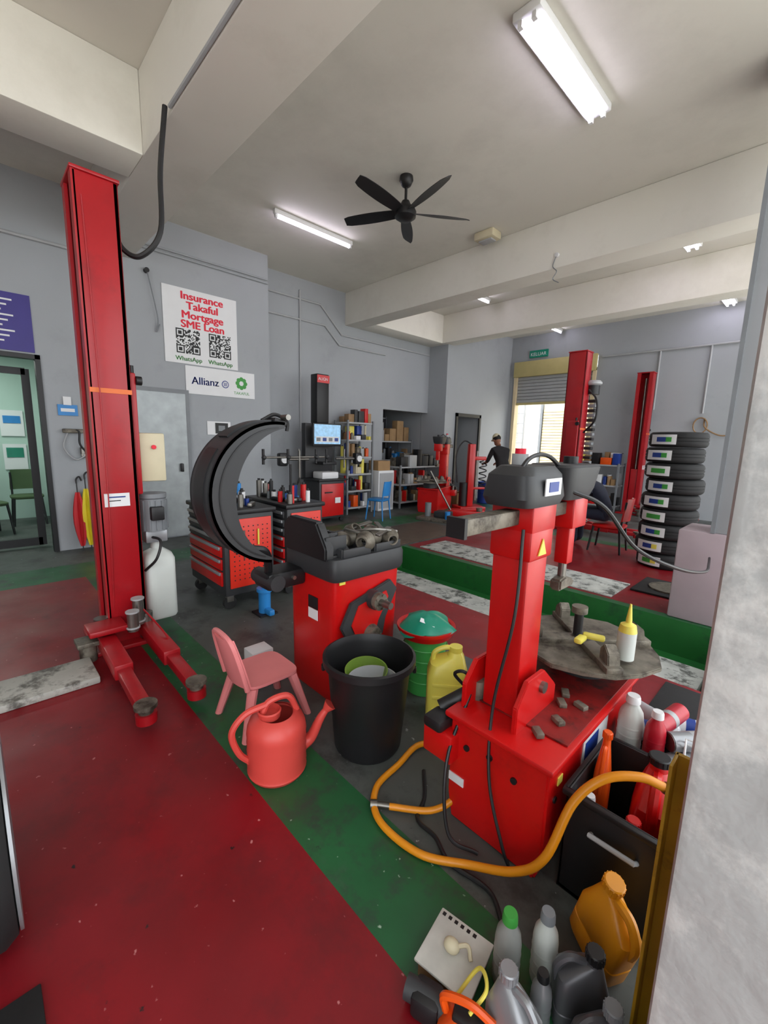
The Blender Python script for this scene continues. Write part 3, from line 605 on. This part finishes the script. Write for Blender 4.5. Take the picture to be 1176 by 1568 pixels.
b.bb(-.3,-.1,-.12,.14,1.75,2.6,BLK,bev=.015); b.bb(-.098,-.09,-.12,.14,2.45,2.58,MAR); b.text('ALIGN',(-.085,.0,2.49),*PX,.07,WHT)
for cy in(-.24,.24):
    for cx in(-.25,.15): b.cyl((cx-.02,cy,.04),(cx+.02,cy,.04),.04,RUB)
for sy in(-1,1):
    b.cyl((-.1,sy*.3,1.12),(-.1,sy*.8,1.12),.02,STL); b.box((-.1,sy*.82,1.12),(.12,.16,.22),BLK,bev=.03); b.cyl((-.04,sy*.82,1.12),(-.02,sy*.82,1.12),.06,WHT)
    b.cyl((-.1,sy*.5,.95),(-.1,sy*.5,1.3),.015,STL)
b.done('wheel_alignment_console')
b=B(T(-5.6,3.6)); 
for k in range(3):
    a=2*pi*k/3; b.cyl((0,0,.9),(.3*math.cos(a),.3*math.sin(a),0),.012,BLK,seg=8)
b.cyl((0,0,.8),(0,0,1.3),.015,STL); b.cyl((0,-.6,1.2),(0,.5,1.2),.015,STL); 
for e in(-.6,-.2,.3,.5): b.cyl((0,e,1.1),(0,e,1.32),.02,BLK); b.sph((.02,e,1.2),.035,BLK2)
b.done('wheel_clamp_stand')
MUT=[MAR,BLK,BLK,WHT,YEL,WOOD,LGR,CREAM,GRP,DBLU,CARD,CARD,BLK2,IRON,ORT]
def shelf(name,x0,x1,y0,y1,h,n,seed,Tm=None,pal=None,top=.3):
    b=B(Tm); random.seed(seed); pal=pal or MUT
    for x in(x0,x1):
        for y in(y0,y1): b.box((x,y,h/2),(.035,.035,h),GRP)
    for i in range(n):
        z=.12+(h-.17)*i/(n-1); b.bb(x0,x1,y0,y1,z-.015,z+.015,LGR)
        for row in (0,1):
            y=y0+.05
            while y<y1-.06:
                ww=random.uniform(.04,.15) if i<n-1 else random.uniform(.08,.3); hh=min(random.uniform(.06,.3),(h-.17)/(n-1)*.85) if i<n-1 else random.uniform(.1,top); m=random.choice(pal)
                ww=min(ww,y1-y-.01)
                xx=x0+(x1-x0)*(.3+.42*row)
                if random.random()<.5 or ww>.15: b.box((xx,y+ww/2,z+.015+hh/2),(abs(x1-x0)*.38,ww*.9,hh),m,rot=(0,0,random.uniform(-.1,.1)),bev=.006)
                else: b.cyl((xx,y+ww/2,z+.015),(xx,y+ww/2,z+.015+hh),ww*.42,m,seg=16); b.cyl((xx,y+ww/2,z+.015+hh),(xx,y+ww/2,z+.03+hh),ww*.2,BLK,seg=12)
                y+=ww+.008
    b.done(name)
shelf('storage_rack',-6.95,-6.55,5.3,5.95,1.85,6,3)
shelf('workbench_shelf',-6.95,-6.5,6.75,8.1,.95,3,5,top=.4,pal=[CARD,WOOD,BLK,GRP,BLK2,IRON,LGR,MAR,BLK,CREAM])
shelf('storage_rack',-8.9,-8.4,6.4,8.1,2.1,5,8,pal=[CARD,WOOD,BLK,GRP,CARD,BLK2,YEL])
shelf('storage_rack',-7.9,-7.45,6.5,8.1,1.5,4,18,pal=[CARD,WOOD,BLK,GRP,CARD,BLK2,BLUE,LGR],top=.5)
shelf('storage_rack',-8.9,-8.4,8.6,9.7,2.1,5,9)
shelf('storage_rack',-.2,.2,-.6,.6,1.1,3,12,T(-3.9,10.65,0,-90))
b=B(); b.bb(-6.9,-6.5,6.1,6.55,0,.85,WHT,bev=.01); b.bb(-6.5,-6.49,6.13,6.52,.05,.8,LGR); b.box((-6.7,6.3,.95),(.3,.35,.2),CARD,bev=.005); b.done('white_cabinet')
chair('blue_chair',T(-5.85,5.5,0,110,.85),BLUE,leg=BLUE)
random.seed(21)
for (x,y,s_) in ((-6.2,8.5,.35),(-8.1,9.0,.4)):
    b=B(T(x,y,0,random.uniform(-20,20))); b.box((0,0,s_*.4),(s_,s_*1.1,s_*.8),CARD,bev=.005); b.box((0,0,s_*.8+.002),(.05,s_*1.08,.004),CREAM); b.box((s_*.3,0,s_*.82),(s_*.4,s_,.005),CARD,rot=(0,-.5,0)); b.done('cardboard_box')
for (x,y,m) in ((-5.9,9.2,DBLU),(-6.1,9.95,MAR)):
    b=B(T(x,y)); b.lathe([(0,0),(.19,0),(.2,.02),(.19,.03),(.19,.25),(.2,.26),(.19,.27),(.19,.5),(.2,.52),(.19,.53),(.18,.51),(0,.51)],(0,0,0),m); b.cyl((.1,0,.51),(.1,0,.53),.03,STL); b.done('oil_drum')
b=B(T(-5.55,8.0,0,60))
b.bb(-.3,.3,-.25,.25,0,.08,MAR,bev=.01); b.bb(-.07,.07,-.07,.07,.08,1.45,MAR,bev=.01); b.cyl((.14,0,.2),(.14,0,1.3),.03,STL); b.bb(-.05,.35,-.05,.05,1.1,1.18,MAR,bev=.01); b.tube([(.3+.08*math.cos(a),.08*math.sin(a),.5+.02*a) for a in [k*.5 for k in range(60)]],.012,BLK,raw=True); b.bb(-.05,.38,-.05,.05,.45,.5,MAR,bev=.01); b.cyl((-.15,0,.08),(-.15,0,.6),.09,BLK); b.tube(((0,0,1.45),(-.2,0,1.5),(-.35,0,1.2),(-.3,0,.6)),.015,BLK); b.done('spring_compressor')
b=B(T(-4.9,7.0,0,30)); b.bb(-.35,.35,-.14,-.1,.04,.16,MAR,bev=.01); b.bb(-.35,.35,.1,.14,.04,.16,MAR,bev=.01); b.box((-.05,0,.15),(.5,.1,.06),MAR,rot=(0,-.15,0),bev=.01); b.cyl((.25,0,.15),(.25,0,.22),.06,IRON); b.cyl((-.3,0,.12),(-.75,0,.9),.018,STL)
for x in(-.3,.3): b.cyl((x,-.18,.05),(x,.18,.05),.05,RUB)
b.done('trolley_jack')
b=B(T(-5.1,6.35,0,15)); b.box((0,0,.03),(.7,.45,.06),IRON,bev=.01); b.box((.1,.05,.12),(.3,.25,.12),BLK2,bev=.02); b.cyl((-.2,0,.06),(-.2,0,.32),.06,GRP); b.cyl((.25,-.1,.06),(.25,-.1,.2),.05,BLUE); b.done('parts_tray')
b=B(T(-2.45,9.6)); b.lathe([(0,0),(.09,0),(.1,.02),(.1,.4),(.06,.48),(.03,.5),(.03,.56),(0,.56)],(0,0,0),LGR); b.tube(((0,0,.54),(.08,0,.5),(.13,0,.3),(.12,0,.1)),.012,BLK); b.done('gas_cylinder')
b=B(); b.tube(((-1.95,10.96,2.1),(-1.9,10.9,1.9),(-1.6,10.9,1.75),(-1.3,10.9,1.9),(-1.0,10.9,2.15),(-.5,10.95,2.4)),.014,WOOD); b.tube([(-2+.12*math.cos(a),10.93-.002*a,1.95+.16*math.sin(a)) for a in [k*.4 for k in range(40)]],.012,WOOD,raw=True); b.done('hanging_rope')
# ---------------- tyres stack
b=B(); 
random.seed(2); n=9; th=.187
for k in range(n):
    cx=-1.35+random.uniform(-.02,.02); cy=6.3+random.uniform(-.02,.02); z=k*th; r=.31
    b.lathe([(.2,.01),(.22,0),(.28,.004),(.3,.02),(r,.045),(r,.07),(r-.008,.072),(r-.008,.078),(r,.08),(r,.107),(r-.008,.109),(r-.008,.115),(r,.117),(r,.14),(.3,.165),(.28,.181),(.22,.185),(.2,.175),(.205,.12),(.205,.06),(.2,.01)],(cx,cy,z),RUB,seg=48)
    a0=math.radians(-110+random.uniform(-4,4))
    for (da,wd,m,dr) in ((0,.62,WHT,.003),(-.02,.24,DBLU if k%3 else GRN,.005),(.24,.12,YEL if k<2 else GRN,.005)):
        R=[]
        for i in range(8):
            a=a0+da+wd*(i/7-.5)*1.6; R.append([(cx+(r+d)*math.cos(a),cy+(r+d)*math.sin(a),zz) for d,zz in((0,z+.035),(dr,z+.035),(dr,z+.15),(0,z+.15))] if m is WHT else [(cx+(r+d)*math.cos(a),cy+(r+d)*math.sin(a),zz) for d,zz in((0,z+.065),(dr,z+.065),(dr,z+.12),(0,z+.12))])
        b.rings(R,m)
b.done('tyre_stack')
b=B(); b.bb(-4.0,-.45,3.3,4.0,-.32,-.22,CONC,bev=.01); b.done('scissor_lift_runway')
b=B(); b.bb(-3.9,-1.35,4.5,5.08,0,.015,CONC,bev=.004); b.done('scissor_lift_runway')
b=B(); b.bb(-1.3,-.65,4.9,5.5,0,.02,RUB,bev=.005); b.cyl((-1.0,5.2,.02),(-1.0,5.2,.035),.2,IRON); b.done('turning_plate')
b=B(); b.bb(-5.15,-4.15,3.4,6.0,0,.012,BRN,bev=.004); b.done('floor_plate')
b=B(); b.bb(-.55,-.1,2.4,3.1,0,.012,RUB,bev=.004); b.done('rubber_mat')

# ---------------- people
def person(name,Tm,J,bones,hd,tilt,hat=None,hands=()):
    names=list(J); me=D.meshes.new('p'); me.from_pydata([J[n][:3] for n in names],[(names.index(a),names.index(c)) for a,c,_ in bones],[])
    ob=D.objects.new('p',me); scene.collection.objects.link(ob)
    ob.modifiers.new('s','SKIN'); sv=me.skin_vertices[0].data
    for i,n in enumerate(names): sv[i].radius=(J[n][3],J[n][4] if len(J[n])>4 else J[n][3]); sv[i].use_root=(n=='pelvis')
    sb=ob.modifiers.new('u','SUBSURF'); sb.levels=2; sb.render_levels=2
    dg=bpy.context.evaluated_depsgraph_get(); dg.update(); m2=D.meshes.new_from_object(ob.evaluated_get(dg))
    t=bmesh.new(); t.from_mesh(m2); D.objects.remove(ob)
    b=B(Tm)
    for f in t.faces:
        c=f.calc_center_median(); best=None
        for a,q,m in bones:
            p=Vector(J[a][:3]); d=Vector(J[q][:3])-p; u=max(0,min(1,(c-p).dot(d)/max(d.dot(d),1e-9))); e=(c-p-d*u).length-(J[a][3]*(1-u)+J[q][3]*u)
            if best is None or e<best[0]: best=(e,m)
        f.material_index=b.mi(best[1])
    b.raw(t)
    S=b.T; b.T=Tm@Matrix.Translation(hd)@Euler(tilt).to_matrix().to_4x4()
    b.sph((0,-.005,.02),(.076,.095,.105),SKIN); b.sph((0,.03,-.05),(.055,.06,.065),SKIN); b.cyl((0,-.02,-.14),(0,0,-.03),.05,SKIN)
    b.cyl((0,.085,.02),(0,.105,-.02),.008,SKIN,r2=.016); b.box((0,.088,-.055),(.045,.01,.008),M('lips',(120,60,55)))
    for sx in(-1,1):
        b.sph((sx*.03,.08,.015),(.013,.01,.008),WHT,seg=10); b.sph((sx*.03,.088,.015),(.006,.005,.006),KINK,seg=8); b.box((sx*.03,.088,.035),(.028,.008,.005),HAIR); b.sph((sx*.078,0,0),(.012,.022,.033),SKIN,seg=12)
    b.sph((0,-.02,.045),(.083,.095,.095),HAIR)
    if hat: b.lathe([(0,.12),(.05,.115),(.085,.08),(.1,.02),(.095,.02),(0,.1)],(0,-.01,.04),hat); b.loft([(0,.1,.06,.13,.12,2.5),(0,.1,.067,.13,.12,2.5)],hat)
    b.T=S
    for (w_,d,sd) in hands:
        w_=Vector(w_); d=Vector(d).normalized(); s_=d.cross(Vector((0,0,1))).normalized()*sd; dn=Vector((0,0,-1))
        b.tube((w_-d*.02,w_+d*.04,w_+d*.085),lambda u:.03-.004*u,SKIN,seg=10)
        for i,L in enumerate((.065,.075,.07,.055)):
            r0=w_+d*.08+s_*(.024-.016*i); b.tube((r0,r0+d*L*.5+dn*.008,r0+d*L*.75+dn*.03,r0+d*L*.7+dn*.05),lambda u:.009-.003*u,SKIN,seg=8,n=4)
        r0=w_+d*.03+s_*.025; b.tube((r0,r0+s_*.025+d*.03,r0+s_*.02+d*.055+dn*.02),lambda u:.011-.003*u,SKIN,seg=8,n=4)
    b.done(name,ang=60)
def std(J,shirt,pants,longs=True):
    bn=[('pelvis','spine',shirt),('spine','chest',shirt),('chest','neck',shirt)]
    for s_ in 'LR': bn+=[('chest','sh'+s_,shirt),('sh'+s_,'el'+s_,shirt),('el'+s_,'wr'+s_,SKIN if not longs else shirt),('pelvis','hi'+s_,pants),('hi'+s_,'kn'+s_,pants),('kn'+s_,'an'+s_,pants),('an'+s_,'to'+s_,BLK)]
    return bn
J=dict(pelvis=(0,0,.93,.15,.11),spine=(0,.08,1.1,.14,.1),chest=(0,.2,1.29,.16,.11),neck=(0,.29,1.42,.055))
for s_,k in(('L',-1),('R',1)):
    J.update({'sh'+s_:(k*.19,.19,1.33,.065),'el'+s_:(k*.25,.28,1.08,.045),'wr'+s_:(k*.17,.5,1.02,.03),'hi'+s_:(k*.1,0,.86,.095),'kn'+s_:(k*.12,.08+.05*k,.48,.065),'an'+s_:(k*.13,-.02+.05*k,.09,.045),'to'+s_:(k*.14,.14+.05*k,.04,.04)})
person('mechanic',T(-5.05,8.55,0,65),J,std(J,DCL,JEAN,False),(0,.34,1.54),(-.5,0,0),CREAM,[((-.17,.5,1.02),(.1,1,-.1),1),((.17,.5,1.02),(-.1,1,-.1),-1)])
J=dict(pelvis=(0,-.02,.52,.15,.12),spine=(0,.06,.68,.14,.1),chest=(0,.2,.86,.16,.11),neck=(0,.3,.99,.055))
for s_,k in(('L',-1),('R',1)):
    J.update({'sh'+s_:(k*.19,.21,.9,.065),'el'+s_:(k*.24,.36,.68,.045),'wr'+s_:(k*.12,.56,.6,.03),'hi'+s_:(k*.1,.02,.51,.095),'kn'+s_:(k*.16,.42,.52,.065),'an'+s_:(k*.14,.38,.09,.045),'to'+s_:(k*.15,.53,.04,.04)})
person('mechanic',T(-2.14,6.55,0,95),J,std(J,NAVY,NAVY),(0,.36,1.11),(-.6,0,0),None,[((-.12,.56,.6),(.3,1,-.2),1),((.12,.56,.6),(-.3,1,-.2),-1)])
chair('red_chair',T(-2.1,6.55,0,95),MAR,leg=BLK,h=.36)

# ---------------- bottom-right clutter
DJ=M('dark_jug',(84,84,88),.35,metal=.3,var=.08); AMB=M('amber_plastic',(222,145,24),.35,var=.08); CAN=M('can_red',(180,26,44),.35,var=.2,scale=15)
def jug(name,Tm,m,cap,w=.15,d=.1,h=.26,lab=None):
    b=B(Tm); b.loft([(0,0,0,w*.9,d*.9,5),(0,0,.015,w,d,5),(0,0,h*.3,w,d,5),(0,0,h*.31,w*.97,d*.96,5),(0,0,h*.34,w*.97,d*.96,5),(0,0,h*.35,w,d,5),(0,0,h*.6,w,d,5),(-w*.02,0,h*.75,w*.9,d*.9,4),(w*.12,0,h*.9,w*.5,d*.6,3),(w*.2,0,h*.95,w*.3,w*.3,2),(w*.2,0,h,w*.28,w*.28,2)],m)
    b.lathe([(w*.17,0),(w*.17,.022),(w*.15,.025),(0,.025)],(w*.2,0,h),cap,seg=24)
    for k in range(16): b.box((w*.2+w*.172*math.cos(k*pi/8),w*.172*math.sin(k*pi/8),h+.011),(.003,.003,.02),cap,rot=(0,0,k*pi/8))
    b.tube(((w*.05,0,h*.93),(-w*.25,0,h*.95),(-w*.46,0,h*.8),(-w*.45,0,h*.6)),w*.085,m)
    if lab: b.loft([(0,0,h*.15,w*.9,d*1.012,5),(0,0,h*.55,w*.9,d*1.012,5)],lab)
    b.done(name)
jug('oil_jug',T(-.35,.825,0,170),SIL,SIL,.13,.085,.21)
jug('oil_jug',T(-.265,1.01,0,35),DJ,BLK,.13,.085,.21)
jug('oil_jug',T(-.19,.93,0,50),DJ,GRP,.12,.08,.2,GRP)
jug('oil_jug',T(-.29,1.2,.02,150)@Matrix.Rotation(-.25,4,'Y'),AMB,AMB,.165,.09,.26)
def bottle(name,x,y,h,r,m,cap,z=0):
    b=B(T(x,y,z)); b.lathe([(0,0),(r*.92,0),(r,.01),(r,h*.6),(r*.9,h*.72),(r*.45,h*.86),(r*.4,h*.9),(0,h*.9)],(0,0,0),m,seg=28); b.lathe([(0,h*1.0),(r*.5,h*1.0),(r*.56,h*.97),(r*.6,h*.88),(0,h*.88)],(0,0,0),cap,seg=24)
    for k in range(3): b.lathe([(r,h*(.15+.15*k)),(r*1.03,h*(.17+.15*k)),(r,h*(.19+.15*k))],(0,0,0),m,seg=28)
    b.done(name)
bottle('bottle',-.44,.95,.23,.036,M('smoky_plastic',(150,152,148),.35,var=.05),GRN); bottle('bottle',-.37,1.03,.23,.034,TRN,GRP)
bottle('bottle',-.33,.93,.17,.026,SIL,BLK)
b=B(T(-.555,.865,0,10)); b.bb(-.075,.075,-.075,.075,0,.05,WOOD); b.bb(-.085,.085,-.085,.085,.05,.06,M('dirty_board',(190,188,180),.6,var=.15,scale=12),bev=.004); b.sph((-.01,0,.072),(.024,.02,.018),CREAM); b.tube(((0,0,.075),(.03,.02,.08),(.05,0,.068)),.006,CREAM)
for k in range(6): b.box((.03-.02*k,.07,.0605),(.01,.01,.002),KINK)
b.done('paint_board')
b=B(T(-.43,.755,0,20)); b.loft([(0,0,.0,.14,.1,5),(0,0,.05,.15,.11,5),(0,0,.08,.11,.09,4),(0,0,.1,.07,.06,4)],ORT); b.box((.0,0,.1),(.08,.05,.02),BLK,bev=.01); b.tube(((-.06,0,.08),(-.065,0,.12),(.0,0,.14),(.06,0,.12)),.01,ORT); b.tube(((0,0,.11),(.03,.04,.15),(.0,.09,.13),(-.05,.05,.05)),.005,YEL); b.done('orange_power_tool')
b=B(T(-.545,.735,0,20)); b.box((0,0,.035),(.08,.07,.07),BLK,bev=.015); b.cyl((-.06,0,.045),(.05,0,.045),.028,BLK2); b.done('small_motor')
b=B(); x0,x1,y0,y1,h=-.46,-.17,1.32,1.7,.38
b.bb(x0,x1,y0,y1,.0,.015,BLK); b.bb(x0,x1,y0,y0+.012,0,h,BLK,bev=.004); b.bb(x0,x1,y1-.012,y1,0,h,BLK,bev=.004); b.bb(x0,x0+.012,y0,y1,0,h,BLK,bev=.004); b.bb(x1-.012,x1,y0,y1,0,h,BLK,bev=.004)
for (a,c,e,f) in ((x0-.01,x1+.01,y0-.012,y0+.01),(x0-.01,x1+.01,y1-.01,y1+.012),(x0-.012,x0+.01,y0,y1),(x1-.01,x1+.012,y0,y1)): b.bb(a,c,e,f,h-.02,h,BLK,bev=.004)
b.tube(((-.37,1.32,.27),(-.37,1.29,.29),(-.24,1.29,.29),(-.24,1.32,.27)),.008,LGR,raw=True); b.done('storage_crate')
jug('fuel_can',T(-.26,1.56,.016,100),MAR,BLK,.2,.13,.42); jug('fluid_bottle',T(-.415,1.52,.016,100),ORT,ORT,.09,.055,.46)
jug('oil_jug',T(-.3,1.39,.016,20),BLK2,MAR,.12,.07,.3); bottle('spray_can',-.41,1.4,.32,.03,CAN,WHT,.016)
b=B(); b.bb(-.46,-.1,1.76,2.2,0,.26,GRP,bev=.006); b.bb(-.475,-.08,1.74,2.22,.26,.28,BLK,bev=.004); b.done('low_bench')
bottle('bottle',-.42,1.82,.24,.045,TRN,WHT,.281); bottle('bottle',-.33,1.81,.22,.036,CAN,WHT,.281)
for (x,y,z,rz,m,L,r) in ((-.38,1.94,.325,25,WHT,.2,.042),(-.24,1.84,.32,60,SIL,.22,.038),(-.2,1.97,.32,75,BLUE,.2,.036),(-.4,2.06,.323,-20,LGR,.2,.04),(-.26,2.1,.322,15,WHT,.22,.04),(-.32,1.97,.395,80,CAN,.2,.036),(-.22,1.9,.39,50,SIL,.2,.036),(-.15,2.12,.32,90,CAN,.18,.036),(-.14,1.85,.32,85,WHT,.18,.036)):
    a=math.radians(rz); d=Vector((math.cos(a),math.sin(a),0))*L/2; c=Vector((x,y,z)); b=B(); b.cyl(c-d,c+d,r,m,seg=24); b.cyl(c+d,c+d*1.15,r*.85,WHT,r2=r*.5,seg=24); b.cyl(c+d*1.15,c+d*1.25,r*.3,WHT,seg=12); b.cyl(c-d*1.03,c-d,r*.93,STL,seg=24); b.cyl(c-d*.2,c+d*.1,r*1.01,LGR if m is not WHT else DBLU,seg=24); b.done('spray_can')
b=B(T(-.17,1.8,.3,10)@Matrix.Rotation(.5,4,'X'))
for k in range(9): b.tube(((-.06,-.09+.0225*k,.1),(-.055,-.09+.0225*k,0),(.055,-.09+.0225*k,0),(.06,-.09+.0225*k,.1)),.003,WHT,raw=True,seg=6)
for z in(.03,.065,.1): b.tube(((-.06,-.09,z),(.06,-.09,z),(.06,.09,z),(-.06,.09,z)),.004,WHT,raw=True,closed=True,seg=6)
b.done('wire_basket')
# car wheel at left edge
b=B(T(-1.6,-.13,.31)@Matrix.Rotation(-pi/2,4,'X')); b.lathe([(.2,-.1),(.29,-.1),(.31,-.07),(.31,.07),(.29,.1),(.25,.105),(.2,.08),(.2,-.1)],(0,0,0),RUB,seg=48); b.lathe([(.2,-.09),(.2,.09),(.26,.112),(.285,.112),(.285,.104),(.19,.095),(.18,.05),(.17,-.08)],(0,0,0),SIL,seg=48); b.cyl((0,0,.02),(0,0,.08),.05,SIL)
for k in range(5):
    a=2*pi*k/5; b.box((.11*math.cos(a),.11*math.sin(a),.06),(.2,.05,.025),SIL,rot=(0,0,a),bev=.006)
b.done('car_wheel')
b=B(); b.bb(-1.3,-.85,-.5,.0,0,.012,RUB,bev=.003); b.done('rubber_mat')
b=B(); b.box((-2.35,1.2,.09),(.12,.14,.18),WHT,bev=.004); b.box((-2.288,1.2,.09),(.003,.08,.06),DBLU); b.done('cardboard_box')
